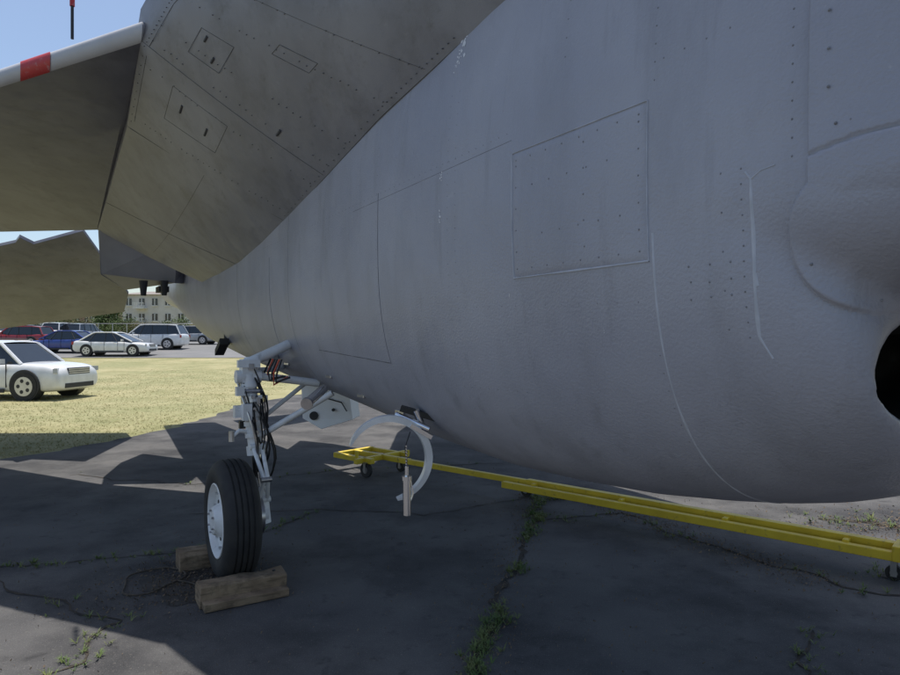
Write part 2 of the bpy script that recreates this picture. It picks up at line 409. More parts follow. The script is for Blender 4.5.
for (s,z) in [(.60,2.03),(.635,2.03),(.67,2.035),(.705,2.04),(.735,2.04),(.75,2.12),(.75,2.2),(.75,2.28),(.6,2.13),(.62,2.2),(.81,1.76),(.72,1.68),(.64,1.70)]:
    p,nr=hit(s,z)
    if p is not None: rivet(p-ND*.024,nr,.0036)
riv.make('fairing_rivets',rivm,jet,smooth=True)
ch=MB()
for (s,z,r) in ((2.28,2.80,.034),(2.30,2.76,.022),(2.36,2.27,.018),(2.37,2.12,.016),(2.27,2.84,.016),(1.9,1.75,.006),(1.45,1.62,.005),(2.31,2.73,.014)):
    for _ in range(9):
        p,nr=hit(s+random.gauss(0,r*.35),z+random.gauss(0,r*.9))
        if p is None: continue
        if nr.dot(p-F(0,0,1.6))>0: nr=-nr
        u=nr.orthogonal().normalized(); w=nr.cross(u); vs=[p+nr*.0014]; rr=r*random.uniform(.12,.38)
        for k in range(7):
            t=k*.8976; q=rr*random.uniform(.5,1.4); vs.append(p+nr*.0012+u*math.cos(t)*q+w*math.sin(t)*q*.7)
        ch.add(vs,[(0,1+k,1+(k+1)%7) for k in range(7)])
ch.make('paint_chips',chipm,jet)

# ---- wings (mirrored for the far side)
K=1.25
def sc(p): return (p[0]*K,p[1]*K,1.6+(p[2]-1.6)*K)
def mir(p,mf): return F(p[0],(4.4-p[1]) if mf else p[1],p[2])
Rt=[(1.0,1.4,3.62),(1.8,1.4,3.2),(2.3,1.4,2.99),(2.64,1.4,2.865),(3.08,1.4,2.77),(3.81,1.4,2.59),(4.58,1.4,2.45)]
Ot=[(1.0,1.10,3.4)]+[sc(p) for p in ((2.2,.90,3.45),(2.8,.69,3.36),(3.2,.56,3.30),(3.46,.48,3.25),(3.74,.40,3.13),(4.67,.42,2.96))]
Rb=[(4.58,1.4,2.447),(5.1,1.4,2.355),(5.79,1.4,2.27),(6.6,1.4,2.24),(7.58,1.4,2.23)]
Ob=[sc(p) for p in ((4.67,.42,2.957),(5.3,.41,2.86),(6.1,.4,2.75),(6.6,.39,2.68),(7.04,.38,2.62))]
def rext(r,o): 
    e=(r-o); f=.18/max(.1,abs(e.y)); return r+e*min(.5,f)
def rib_pt(r,o,t,sag):
    p=o.lerp(rext(r,o),t); p.z-=sag*math.sin(math.pi*t); return p
def ribbon(name,Ra,Oa,thick,mf,m,n=14,sag=.0):
    vs=[];fs=[]; L=n+1
    for side in (0,1):
        for r_,o_ in zip(Ra,Oa):
            r=Vector(r_);o=Vector(o_)
            for k in range(L):
                p=rib_pt(r,o,k/n,sag)
                if side: p.z+=thick
                vs.append(mir(p,mf))
    nr=len(Ra); off=nr*L
    for i in range(nr-1):
        for k in range(n):
            a=i*L+k; fs.append((a,a+1,a+L+1,a+L)); fs.append((off+a,off+a+L,off+a+L+1,off+a+1))
        fs.append((i*L,(i+1)*L,off+(i+1)*L,off+i*L))
    for k in range(n):
        fs.append((k,off+k,off+k+1,k+1)); a=(nr-1)*L+k; fs.append((a,a+1,off+a+1,off+a))
    o=obj(name,vs,fs,m,jet); recalc(o)
    for p in o.data.polygons: p.use_smooth=True
    e=o.modifiers.new('es','EDGE_SPLIT'); e.split_angle=R(30)
    return o
def wing_outer(mf):
    LE=[Vector(sc(p)) for p in((3.74,.40,3.13),(4.6,-.25,3.05),(6.2,-1.47,2.9),(7.4,-2.4,2.79))]
    TE=[Vector(sc(p)) for p in((7.04,.376,2.62),(8.48,-.46,2.73),(9.8,-1.5,2.74),(10.6,-2.3,2.7))]
    LE.insert(0,LE[0]+Vector((.12,.12,.05))); TE.insert(0,TE[0]+Vector((0,.12,.05)))
    N=26; vs=[];fs=[]
    for i,(l,t) in enumerate(zip(LE,TE)):
        ring=[]
        for k in range(N):
            u=(k/(N-1))**1.8; p=l.lerp(t,u); p.z+= .02*math.sin(math.pi*u); ring.append(p)
        for k in range(1,N-1):
            u=(1-k/(N-1))**1.8; p=l.lerp(t,u); h=.16*(1-u)**.5*(1-math.exp(-u*60))+.16*math.sin(math.pi*min(1,u*1.05))*.6+.02*(1-u)
            p.z+=max(h,.015); ring.append(p)
        for k in range(9):
            a=math.pi*(k/8)-math.pi/2; hgt=.062
            p=l.copy(); p.z+=hgt+hgt*math.sin(-a); d=(t-l).normalized(); p-=d*math.cos(a)*.08; ring.append(p)
        vs+=[mir(p,mf) for p in ring]; M=len(ring)
    for i in range(len(LE)-1):
        for k in range(M): fs.append((i*M+k,i*M+(k+1)%M,(i+1)*M+(k+1)%M,(i+1)*M+k))
    fs.append(tuple(range(M))); fs.append(tuple((len(LE)-1)*M+k for k in range(M))[::-1])
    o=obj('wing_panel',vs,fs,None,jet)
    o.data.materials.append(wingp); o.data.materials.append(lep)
    for p in o.data.polygons:
        if min(v%M for v in p.vertices)>=M-10: p.material_index=1
    recalc(o)
    for p in o.data.polygons: p.use_smooth=True
    e=o.modifiers.new('es','EDGE_SPLIT'); e.split_angle=R(35)
for mf in (False,True):
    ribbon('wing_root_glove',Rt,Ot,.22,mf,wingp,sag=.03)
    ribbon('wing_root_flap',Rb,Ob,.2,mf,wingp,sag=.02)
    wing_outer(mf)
    Cpts=[sc((7.0,.38,2.62)),sc((7.25,.416,2.21)),sc((7.68,.67,2.10)),(8.8,1.33,2.28),(9.2,1.7,2.3),(9.2,1.7,2.75),(8.3,1.3,2.75)]
    vs=[mir(p,mf) for p in Cpts]+[mir((p[0]+.9,p[1]+.25,p[2]+.12),mf) for p in Cpts]
    n=len(Cpts); fs=[tuple(range(n)),tuple(range(n,2*n))[::-1]]+[(i,n+i,n+(i+1)%n,(i+1)%n) for i in range(n)]
    c=obj('wing_aft_fairing',vs,fs,fairp,jet); recalc(c); bevel(c,.02,3)
vv=[F(1.8,3.0,3.45),F(2.9,5.15,3.5),F(8,5.2,3.3),F(8,3.0,3.3)]; vv+=[v+U*.15 for v in vv]  # unseen slab, added only to cast shade on the ground at right
o=obj('shadow_slab',vv,[(0,1,2,3),(7,6,5,4),(0,4,5,1),(1,5,6,2),(2,6,7,3),(3,7,4,0)],wingp,jet); recalc(o)
sb=MB(); L0=Vector(sc((3.74,.40,3.13)));L1=Vector(sc((4.6,-.25,3.05)))
dch=(Vector(sc((7.9,-.1,2.68)))-Vector(sc((4.3,0,3.08)))).normalized()
vs=[];fs=[]
for i,t in enumerate((.62,.84)):
    l=L0.lerp(L1,t)
    for k in range(13):
        a=math.pi*(k/12)-math.pi/2; p=l.copy(); p.z+=.062+.066*math.sin(-a); p-=dch*math.cos(a)*.086; vs.append(F(*p))
for k in range(12): fs.append((k,k+1,13+k+1,13+k))
sb.add(vs,fs); sb.make('red_stripe',redp,jet,smooth=True)
def glove(u,t,off=.003,Ra=Rt,Oa=Ot,sag=.03):
    x=u*(len(Ra)-1); i=min(int(x),len(Ra)-2); f=x-i
    P0=rib_pt(Vector(Ra[i]),Vector(Oa[i]),t*.88,sag); P1=rib_pt(Vector(Ra[i+1]),Vector(Oa[i+1]),t*.88,sag)
    return F(*P0.lerp(P1,f))+Vector((.3*-.1,-.25*.3,-.9)).normalized()*off
gd=MB()
def gline(a,b,w=.003,Ra=Rt,Oa=Ot,sag=.03,mi=0):
    n=20; P=[glove(a[0]+(b[0]-a[0])*i/n,a[1]+(b[1]-a[1])*i/n,.001,Ra,Oa,sag) for i in range(n+1)]
    gd.tube(P,w*.6,5,mi)
for (u0,u1,t0,t1) in ((.68,.76,.2,.36),(.86,.93,.2,.5),(.60,.64,.5,.66)):
    gline((u0,t0),(u1,t0),.0022);gline((u1,t0),(u1,t1),.0022);gline((u1,t1),(u0,t1),.0022);gline((u0,t1),(u0,t0),.0022)
gline((.35,.97),(1,.96),.003);gline((.45,.04),(.98,.04),.002); gline((.825,0),(.825,.95),.002); gline((.5,.0),(.5,.95),.0015)
gline((0,.02),(0,.97),.003,Rb,Ob,.02)
gline((0,.5),(.9,.5),.0015,Rb,Ob,.02); gline((.55,0),(.55,1),.002,Rb,Ob,.02)
for uu in (.5,.62,.74,.8,.86,.97):
    for k in range(28):
        if random.random()<.25: continue
        q=glove(uu+random.uniform(-.002,.002),.04+k*.033,.001); gd.cyl(q,q+Vector((0,0,-.003)),.0045,n=6,mi=1)
for u in [i/60 for i in range(24,60)]:
    for t in (.02,.94): q=glove(u,t,.001); gd.cyl(q,q+Vector((0,0,-.003)),.0045,n=6,mi=1)
for (u,t) in ((.70,.24),(.74,.31),(.89,.27),(.90,.42),(.80,.7)):
    a=glove(u-.008,t,.001); b=glove(u+.008,t,.001); gd.tube([a,b],.008,6,0)
gd.make('underside_details',[seamw,rivw],jet)
dh=MB()
for p in ((8.6,.95,2.2),(8.75,1.2,2.22)): 
    q=F(*p); dh.cyl(q+U*.08,q+Vector((0,0,-.10)),.05,.03,n=12)
dh.box(F(8.9,1.2,2.2),SD,ND,(0,0,1),.14,.06,.035); dh.make('flap_hinges',plast,jet)
mb=MB(); q=F(*sc((4.05,.1,3.2))); mb.tube([q,q+Vector((0,0,.8))],.010,8); mb.tube([q+Vector((0,0,.22)),q+Vector((0.0,0,.28))],.016,8,1); mb.tube([q+Vector((0,0,.42)),q+Vector((0.0,0,.5))],.014,8,1); mb.make('wing_mast',[plast,redp],jet)

def slab(name,pts,th,m,bev_=.01):
    vs=[Vector(p) for p in pts]; nr=(vs[1]-vs[0]).cross(vs[2]-vs[0]).normalized()
    if nr.z<0: nr=-nr
    n=len(vs); vv=vs+[v+nr*th for v in vs]
    o=obj(name,vv,[tuple(range(n)),tuple(range(n,2*n))[::-1]]+[(i,n+i,n+(i+1)%n,(i+1)%n) for i in range(n)],m,jet); recalc(o)
    if bev_: bevel(o,bev_)
    return o
def tz(x,y): return 2.80-.40*(y-9.6)+.16*(x+5.6)
TP=[(-8.6,9.35),(-6.05,9.12),(-5.93,9.02),(-5.86,9.22),(-5.1,9.1),(-5.35,10.9),(-5.7,11.45),(-8.9,11.3)]
slab('tailplane',[(x,y,tz(x,y)) for x,y in TP],.05,wingp,.004)
slab('tailplane',[F(12,3,2.4),F(13.6,3,2.6),F(14.5,5.5,2.7),F(13.5,5.6,2.6)],.09,wingp)
vv=[F(9,2.15,3.3),F(13.2,2.15,3.0),F(14,2.15,6),F(12.3,2.15,6)]; vv+= [v+ND*.12 for v in vv]
o=obj('vertical_fin',vv,[(0,1,2,3),(7,6,5,4),(0,4,5,1),(1,5,6,2),(2,6,7,3),(3,7,4,0)],paint,jet); recalc(o)
bm=bmesh.new(); bmesh.ops.create_uvsphere(bm,u_segments=32,v_segments=16,radius=1)
me=bpy.data.meshes.new('canopy'); bm.to_mesh(me); bm.free(); me.materials.append(glass)
for v in me.vertices: v.co=F(.5+v.co.x*1.3,2.2+v.co.y*.42,3.2+v.co.z*.55)
for p in me.polygons: p.use_smooth=True
o=bpy.data.objects.new('canopy',me); col.objects.link(o); o.parent=jet

# ---- landing gear
def wheel(mfw,par):
    c=F(4.48,mfw,.395); ax=ND
    t=MB(); Rr=.395; hw=.115
    side=[(-hw*.80,.235),(-hw*.95,.26),(-hw*1.02,.31),(-hw*.96,.345),(-hw*.80,.372),(-hw*.62,.386)]
    prof=list(side)
    for g in (-.45,-.15,.15,.45):
        prof+=[(hw*(g-.05),Rr-abs(g)*.010),(hw*(g-.045),Rr-.012),(hw*(g+.045),Rr-.012),(hw*(g+.05),Rr-abs(g)*.010)]
    prof+=[(-a,b) for a,b in reversed(side)]
    t.lathe(c,ax,prof,64,0)
    t.lathe(c,ax,[(-.092,.24),(-.105,.243),(-.108,.236),(-.09,.225),(-.06,.215),(-.05,.19),(-.055,.13),(-.075,.11),(-.10,.10),(-.125,.085),(-.13,.06),(-.13,0)],64,1)
    t.lathe(c,ax,[(.092,.24),(.10,.236),(.05,.2),(.05,.0)],48,1)
    u=Vector((0,0,1)); v=ax.cross(u)
    for k in range(12):
        a=k*math.pi/6; q=c+(u*math.cos(a)+v*math.sin(a))*.162-ax*.0535; t.cyl(q+ax*.02,q-ax*.002,.021,n=12,mi=2)
    for k in range(12):
        a=(k+.5)*math.pi/6; q=c+(u*math.cos(a)+v*math.sin(a))*.205-ax*.06; t.cyl(q+ax*.02,q-ax*.012,.009,n=6,mi=3)
    for k in range(6):
        a=k*math.pi/3; q=c+(u*math.cos(a)+v*math.sin(a))*.07-ax*.13; t.cyl(q+ax*.02,q-ax*.01,.008,n=6,mi=3)
    t.make('main_wheel',[rubber,white,plast,steel],par,smooth=True)
    return c,ax
g=empty('landing_gear'); g.parent=jet
c,ax=wheel(1.03,g)
m=MB(); G=F
leg0=G(4.50,1.24,.40); leg1=G(4.60,1.16,1.42); d=(leg1-leg0).normalized(); fw=-SD
m.cyl(c,c+ax*.24,.045,n=20,mi=0)
m.cyl(c+ax*.1,c+ax*.19,.13,n=28,mi=4)
m.cyl(leg0-d*.07,leg0+d*.18,.052,n=20,mi=0)
m.cyl(leg0+d*.18,leg0+d*.42,.034,n=20,mi=1)
m.cyl(leg0+d*.40,leg0+d*.46,.062,n=20,mi=0)
m.cyl(leg0+d*.46,leg0+d*.95,.050,n=20,mi=0)
for t_ in (.52,.60,.66,.86): m.cyl(leg0+d*t_,leg0+d*(t_+.03),.062,n=20,mi=0)
m.cyl(leg0+d*.76,leg0+d*.80,.066,n=20,mi=4)
m.cyl(leg1-d*.09-ND*.085,leg1-d*.09+ND*.085,.045,n=18,mi=0)
m.box(leg1-d*.05,SD,ND,U,.045,.045,.08,0)
m.box(leg1-SD*.05,SD,ND,U,.02,.075,.025,0)
k0=leg0+d*.10+fw*.05; k1=leg0+d*.26+fw*.19; k2=leg0+d*.46+fw*.05
for off in (-.03,.03):
    m.tube([k0+ND*off,k1+ND*off*.4],.014,8,0); m.tube([k2+ND*off,k1+ND*off*.4],.014,8,0)
m.cyl(k1-ND*.035,k1+ND*.035,.018,n=12,mi=4)
m.cyl(k0-ND*.05,k0+ND*.05,.02,n=12,mi=0); m.cyl(k2-ND*.05,k2+ND*.05,.02,n=12,mi=0)
q=leg0+d*.55; m.tube([q,q-ND*.10+U*.02,q-ND*.15-U*.02],.014,8,0); m.cyl(q-ND*.15-U*.05,q-ND*.15+U*.02,.02,n=10,mi=4)
q=leg0+d*.70; m.box(q-ND*.07,SD,ND,U,.03,.05,.04,0); m.box(q-ND*.05-SD*.06,SD,ND,U,.03,.03,.055,0)
q=leg0+d*.84; m.box(q-ND*.06+fw*.03,SD,ND,U,.025,.04,.03,0); m.cyl(q+fw*.05-ND*.05,q+fw*.05+ND*.07,.016,n=10,mi=4)
br=G(4.55,1.66,1.27); m.cyl(leg1-d*.08,br,.028,n=16,mi=0)
m.cyl(leg0+d*.52+ND*.03,G(4.25,1.65,1.22),.022,n=12,mi=0)
m.cyl(leg0+d*.62+ND*.03,G(4.75,1.62,1.25),.016,n=12,mi=0)
m.cyl(G(4.15,1.55,1.26),G(3.98,1.38,1.19),.030,n=18,mi=1); m.cyl(G(3.98,1.38,1.19),G(3.96,1.365,1.183),.038,n=18,mi=4)
m.tube([leg1+U*.02,G(5.2,1.55,1.45)],.026,10,0)
m.tube([leg1,G(4.62,1.35,1.50),G(4.7,1.55,1.58)],.036,10,0)
m.tube([leg1-U*.05,G(4.9,1.45,1.36),G(5.2,1.6,1.36)],.02,8,0)
for i in range(14):
    a=leg1+Vector((random.uniform(-.06,.09),random.uniform(-.05,.05),random.uniform(-.14,.06))); b=leg0+d*random.uniform(0,.45)+ax*random.uniform(-.02,.05)
    P=[]; bulge=(fw*random.uniform(.02,.12)+ND*random.uniform(-.04,.11))
    for k in range(15):
        t=k/14; P.append(a.lerp(b,t)+bulge*math.sin(math.pi*t)*(1+.3*math.sin(t*9+i)))
    m.tube(P,.0075 if i%2 else .005,6,2 if i not in(2,6,11) else 4)
for i in range(6):
    a=G(4.36+.05*i,1.33,1.40); P=[a+U*.05,a+U*-.04-ND*.04+SD*random.uniform(-.03,.03),a-U*random.uniform(.08,.13)-ND*.03+SD*.03,a-U*.07+ND*.06]; m.tube(P,.007,6,3 if i in(1,4) else 2)
for i in range(5):
    a=leg0+d*(.48+.08*i); m.cyl(a+fw*.045,a+fw*.085,.012,n=8,mi=4)
for i in range(22):
    q=leg0+d*random.uniform(.45,1.02)+Vector((random.uniform(-.08,.10),random.uniform(-.06,.06),0)); m.box(q,SD,ND,U,random.uniform(.008,.02),random.uniform(.008,.02),random.uniform(.010,.028),random.choice((0,0,4,2)))
m.make('gear_leg',[white,chrome,hose,redh,steel],g,smooth=True)
dd=MB()
A=[(-1.40,6.15,1.19),(-.93,6.05,1.06),(-.90,6.05,.84),(-1.20,6.1,.745),(-1.385,6.15,.84)]
vs=[Vector(p) for p in A]; vs+= [v+Vector((.05,.16,.02)) for v in vs]; n=5
dd.add(vs,[tuple(range(n)),tuple(range(n,2*n))[::-1]]+[(i,n+i,n+(i+1)%n,(i+1)%n) for i in range(n)])
o=dd.make('gear_bay_door',mat('door_white',(.86,.86,.86),(.8,.8,.79),scale=5,rough=.4),jet,bev=.006); recalc(o)
dd=MB(); dd.cyl((-1.27,6.16,.87),(-1.27,6.10,.87),.040,n=20); dd.cyl((-1.08,6.1,.93),(-1.08,6.05,.93),.014,n=12); dd.tube([(-1.2,6.08,1.05),(-1.0,6.04,1.0),(-.95,6.03,.92)],.006,6)
dd.tube([(-1.3,6.2,1.1),(-1.25,6.35,1.35)],.02,6); dd.tube([(-1.0,6.15,1.0),(-.85,6.3,1.25)],.02,6); dd.make('door_fittings',plast,jet)
p,nr=hit_around(6.9,R(38)); dd=MB(); dd.cyl(p+U*.05,p-U*.06,.03,n=10); dd.box(p-U*.08-ND*.05,SD-U*.5,ND,U,.13,.045,.03); dd.make('belly_antenna',plast,jet)

# ---- launch hook : crescent strap under belly
h=MB(); cc=Vector((-.30,3.20,1.005)); rr=.20
ex=Vector((.97,.22,0)).normalized()
P=[]; N_=48
for i in range(N_):
    a=R(158-i*(158+78)/(N_-1)); P.append(cc+ex*math.cos(a)*rr+Vector((0,0,1))*math.sin(a)*rr)
vs=[];fs=[]; depth=Vector((-.22,.97,0))
for i,p in enumerate(P):
    rad=(p-cc).normalized(); u=i/(N_-1); t=.004+.013*math.sin(math.pi*u)**.6
    vs+=[p+rad*t-depth*.022,p+rad*t+depth*.03,p-rad*t+depth*.03,p-rad*t-depth*.022]
for i in range(len(P)-1):
    for k in range(4): fs.append((4*i+k,4*i+(k+1)%4,4*i+4+(k+1)%4,4*i+4+k))
fs+=[(3,2,1,0),tuple(4*(len(P)-1)+k for k in range(4))]
h.add(vs,fs,0)
bp=Vector((-.17,3.25,1.20))
h.cyl(bp+Vector((0,0,.04)),bp+Vector((.05,.02,-.09)),.018,n=12,mi=1)
h.cyl(bp+Vector((-.10,0,.02)),bp+Vector((.07,-.04,-.05)),.014,n=14,mi=1)
h.box(bp+Vector((-.02,0,-.02)),(1,.1,-.3),(0,1,0),(.3,0,1),.07,.025,.010,1)
h.box(bp+Vector((.03,-.03,-.06)),(1,.1,-.6),(0,1,0),(.6,0,1),.06,.02,.01,1)
h.box(bp+Vector((.02,.02,.02)),(1,.1,-.3),(0,1,0),(.3,0,1),.10,.03,.014,2)
h.tube([(-.19,3.13,1.15),(-.213,3.1,1.08),(-.205,3.1,1.0)],.003,6,2)
for i in range(9): h.cyl((-.207,3.1,1.09-.014*i),(-.205,3.1,1.082-.014*i),.0055,n=6,mi=1)
h.cyl((-.205,3.1,.93),(-.203,3.1,.76),.019,n=20,mi=1); h.cyl((-.205,3.1,.99),(-.205,3.1,.93),.009,n=12,mi=1); h.cyl((-.205,3.1,.945),(-.205,3.1,.925),.024,n=16,mi=1)
h.tube([(-.19,3.11,.93),(-.175,3.11,.86),(-.195,3.1,.80)],.004,6,1)
h.make('launch_bar_hook',[mat('hook_white',(.78,.80,.82),(.6,.62,.64),scale=8,rough=.3,metal=.2),chrome,hose],jet,smooth=True)
h=MB()
for s_,an in ((3.2,58),(3.7,56),(4.1,50),(5.0,48)):
    p,nr=hit_around(s_,R(an)); h.box(p-U*.004,SD,ND,U,.05,.010,.010)
h.make('belly_latches',steel,jet,bev=.003)

# ------------------------------------------------------------ tow bar
tb=empty('tow_bar'); m=MB()
a=Vector((3.9,3.53,.20)); b=Vector((.75,6.35,.19)); c=Vector((-.72,7.68,.19)); dr=(b-a).normalized(); sd=Vector((-dr.y,dr.x,0))
m.box((a+b)/2,dr,sd,U,(b-a).length/2,.035,.04,0)
a2=a+dr*1.2+sd*.13; b2=b+dr*.2+sd*.12
m.box((a2+b2)/2-Vector((0,0,.02)),dr,sd,U,(b2-a2).length/2,.03,.03,0)
m.box((b+c)/2,dr,sd,U,(c-b).length/2,.028,.028,0)
for t in (.1,.35,.62,.9): 
    q=a2.lerp(b2,t); m.box(q-sd*.065,sd,dr,U,.04,.02,.025,0)
q=a+dr*1.2; m.box(q+sd*.05,dr,sd,U,.05,.11,.05,0); m.cyl(q+sd*.05+U*.05,q+sd*.05+U*.1,.02,n=12,mi=1)
e0=c; m.box(e0+dr*.15,dr,sd,U,.5,.03,.03,0)
m.box(e0+dr*.1,sd,dr,U,.42,.03,.03,0); m.box(e0+dr*.62,sd,dr,U,.30,.03,.03,0)
m.box(e0+dr*.3+sd*.28,dr,sd,U,.34,.03,.03,0); m.box(e0+dr*.3-sd*.28,dr,sd,U,.34,.025,.025,0)
m.cyl(e0+dr*.1+sd*.4+U*.04,e0+dr*.1+sd*.4+U*.12,.02,n=12,mi=0)
m.make('frame',[yellow,steel],tb,bev=.006)
m=MB()
def caster(p,r=.07):
    p=Vector(p); m.cyl(p-sd*.018+U*(r-p.z),p+sd*.018+U*(r-p.z),r,n=24,mi=0); m.cyl(p-sd*.022+U*(r-p.z),p+sd*.022+U*(r-p.z),r*.45,n=16,mi=1)
    for k in(-1,1): m.box(Vector((p.x,p.y,r+.035))+sd*.028*k,dr,sd,U,.018,.004,.055,1)
    m.box(Vector((p.x,p.y,r+.088)),dr,sd,U,.035,.035,.006,1)
caster(c+dr*.05+sd*.30,.085); caster(c-sd*.2,.06); caster(b-sd*.2+dr*.15,.06); caster(a2-sd*.07+dr*.05,.05); caster(a+dr*.3,.06)
m.make('casters',[rubber,steel],tb,smooth=True)

# ------------------------------------------------------------ chocks
for i,sgn in enumerate((-1,1)):
    e=empty('wheel_chock'); cx=F(4.48,1.03,0)+SD*sgn*.35-ND*.02
    m=MB()
    sec=[(-.085,0.0),(.085,0.0),(.085,.10),(.05,.128),(-.06,.128),(-.085,.115)]
    if i==0: sec=[(-.085,0),(.085,0),(.083,.085),(.055,.122),(-.07,.122),(-.085,.112)]
    vs=[];n=6; fs=[]
    for k in range(13):
        t=-.26+.52*k/12
        for (x,z) in sec:
            j=noise.noise(Vector((t*7+i*9,x*20,z*20)))*.011
            vs.append(cx+ND*(t+(j if k in(0,12) else 0))+SD*(x*(-sgn)+j)+Vector((0,0,max(.003,z+j) if z>0 else .003)))
    for k in range(12):
        for q in range(n): fs.append((k*n+q,k*n+(q+1)%n,(k+1)*n+(q+1)%n,(k+1)*n+q))
    fs+=[tuple(range(n))[::-1],tuple(12*n+q for q in range(n))]
    m.add(vs,fs,0)
    for k in (-.2,.2): 
        p=cx+ND*k+Vector((0,0,.123)); m.cyl(p-Vector((0,0,.01)),p+Vector((0,0,.004)),.011,n=10,mi=1)
    o=m.make('timber',[wood,plast],e); recalc(o); bevel(o,.004,2,25)
    m=MB(); m.box(cx+SD*sgn*.115+Vector((0,0,.026)),ND,SD,U,.25,.045,.023); m.make('plank',[wood],e,bev=.004)
m=MB(); P=[]
for i in range(50):
    t=i/49*2*math.pi; P.append(Vector((-1.95+.17*math.cos(t)*(1+.2*math.sin(3*t)),4.28+.24*math.sin(t),.012)))
P+= [Vector((-1.78+.06*i,4.28-.035*i+.02*math.sin(i),.012)) for i in range(6)]
m.tube(P,.006,6); m.make('chock_rope',mat('rope',(.10,.08,.06),(.05,.04,.03),scale=30,rough=.9),None)

# ------------------------------------------------------------ cars
def car(name,loc,yaw,L,W,Ht,paintm,suv=False):
    e=empty(name,loc); e.rotation_euler=(0,0,yaw)
    hb=Ht*.62; hood=Ht*(.63 if suv else .57); deck=Ht*(.63 if suv else .65)
    prof=[(-.5,.80,.42,deck*.80),(-.49,.90,.30,deck*.93),(-.46,.96,.22,deck),(-.38,.99,.20,deck*1.01),(-.2,1,.19,hb),(0,1,.19,hb),(.18,1,.19,hb),(.27,.99,.19,hood*1.0),(.36,.97,.19,hood*.975),(.43,.95,.2,hood*.94),(.475,.91,.22,hood*.88),(.495,.84,.27,hood*.76),(.5,.78,.32,hood*.62)]
    vs=[];fs=[]
    for (x,wf,zb,zt) in prof:
        hw=W/2*wf
        ring=[(0,zb),(hw*.8,zb),(hw*.95,zb+.06),(hw*.985,zb+(zt-zb)*.3),(hw,zb+(zt-zb)*.55),(hw*.97,zb+(zt-zb)*.82),(hw*.90,zt-.035),(hw*.78,zt-.005),(0,zt+.02)]
        full=[(y,z) for y,z in ring]+[(-y,z) for y,z in reversed(ring[1:-1])]
        vs+=[Vector((x*L,y,z)) for y,z in full]; n=len(full)
    for i in range(len(prof)-1):
        for k in range(n): fs.append((i*n+k,i*n+(k+1)%n,(i+1)*n+(k+1)%n,(i+1)*n+k))
    fs+=[tuple(range(n))[::-1],tuple((len(prof)-1)*n+k for k in range(n))]
    b=obj('body',vs,fs,paintm,e,smooth=True); recalc(b)
    s=b.modifiers.new('s','SUBSURF'); s.levels=1; s.render_levels=2
    if suv: X=[(-.475,-.41),(-.30,-.28),(-.08,-.07),(.10,.04),(.27,.12)]
    else: X=[(-.42,-.24),(-.27,-.19),(-.06,-.055),(.10,.01),(.29,.06)]
    g=MB(); zb=hb-.03; zr=Ht-.03; hwb=W/2*.90; hwr=W/2*.74
    n=len(X); lo=[(.93 if i in(0,n-1) else 1) for i in range(n)]
    vL=[Vector((X[i][0]*L,hwb*lo[i],zb)) for i in range(n)]; vR=[Vector((v.x,-v.y,v.z)) for v in vL]
    tL=[Vector((X[i][1]*L,hwr*lo[i],zr-(.05 if i in(0,n-1) else 0))) for i in range(n)]; tR=[Vector((v.x,-v.y,v.z)) for v in tL]
    for i in range(n-1):
        g.add([vL[i],vL[i+1],tL[i+1],tL[i]],[(0,1,2,3)]); g.add([vR[i],vR[i+1],tR[i+1],tR[i]],[(3,2,1,0)])
    g.add([vL[0],vR[0],tR[0],tL[0]],[(0,1,2,3)]); g.add([vL[-1],vR[-1],tR[-1],tL[-1]],[(3,2,1,0)])
    g.make('windows',glass,e)
    r=MB(); vs=[]
    for i in range(n):
        for k in range(7):
            t=-1+2*k/6; p=tL[i].copy(); vs.append(Vector((p.x,p.y*t*1.03,p.z+.012+.03*(1-t*t))))
    r.add(vs,[(i*7+k,i*7+k+1,(i+1)*7+k+1,(i+1)*7+k) for i in range(n-1) for k in range(6)])
    for sgn in(1,-1):
        for i in range(n):
            a=vL[i].copy();c=tL[i].copy(); a.y=(a.y+.004)*sgn; c.y=(c.y+.004)*sgn
            r.tube([a,c],.045 if i in(0,n-1) else .022,6,0 if i in(0,n-1) else 1)
        r.tube([Vector((t.x,(t.y+.0)*sgn,t.z)) for t in tL],.035,8)
    r.make('roof',[paintm,plast],e,smooth=True)
    q=MB()
    for x in (-.30*L,.31*L):
        for sgn in (1,-1):
            rw=.36 if suv else .32; yy=W/2*.99*sgn
            q.cyl((x,yy-.26*sgn,rw+.02),(x,yy+.006*sgn,rw+.02),rw+.045,n=32,mi=0)
            q.cyl((x,yy-.2*sgn,rw),(x,yy+.02*sgn,rw),rw,n=32,mi=1)
            q.cyl((x,yy+.015*sgn,rw),(x,yy+.024*sgn,rw),rw*.68,n=24,mi=2)
            for k in range(5):
                a=k*1.2566; d0=Vector((math.cos(a+.6),0,math.sin(a+.6))); q.cyl(Vector((x,yy+.02*sgn,rw))+d0*rw*.4,Vector((x,yy+.027*sgn,rw))+d0*rw*.4,rw*.14,n=8,mi=0)
    zg=hood*.76
    q.box((.492*L,0,zg),(1,0,0),(0,1,0),(0,0,1),.03,W*.22,.085,0)
    for k in range(3): q.box((.492*L+.03,0,zg-.05+.05*k),(1,0,0),(0,1,0),(0,0,1),.008,W*.22,.014,2)
    q.box((.49*L,0,.36),(1,0,0),(0,1,0),(0,0,1),.05,W*.3,.06,0)
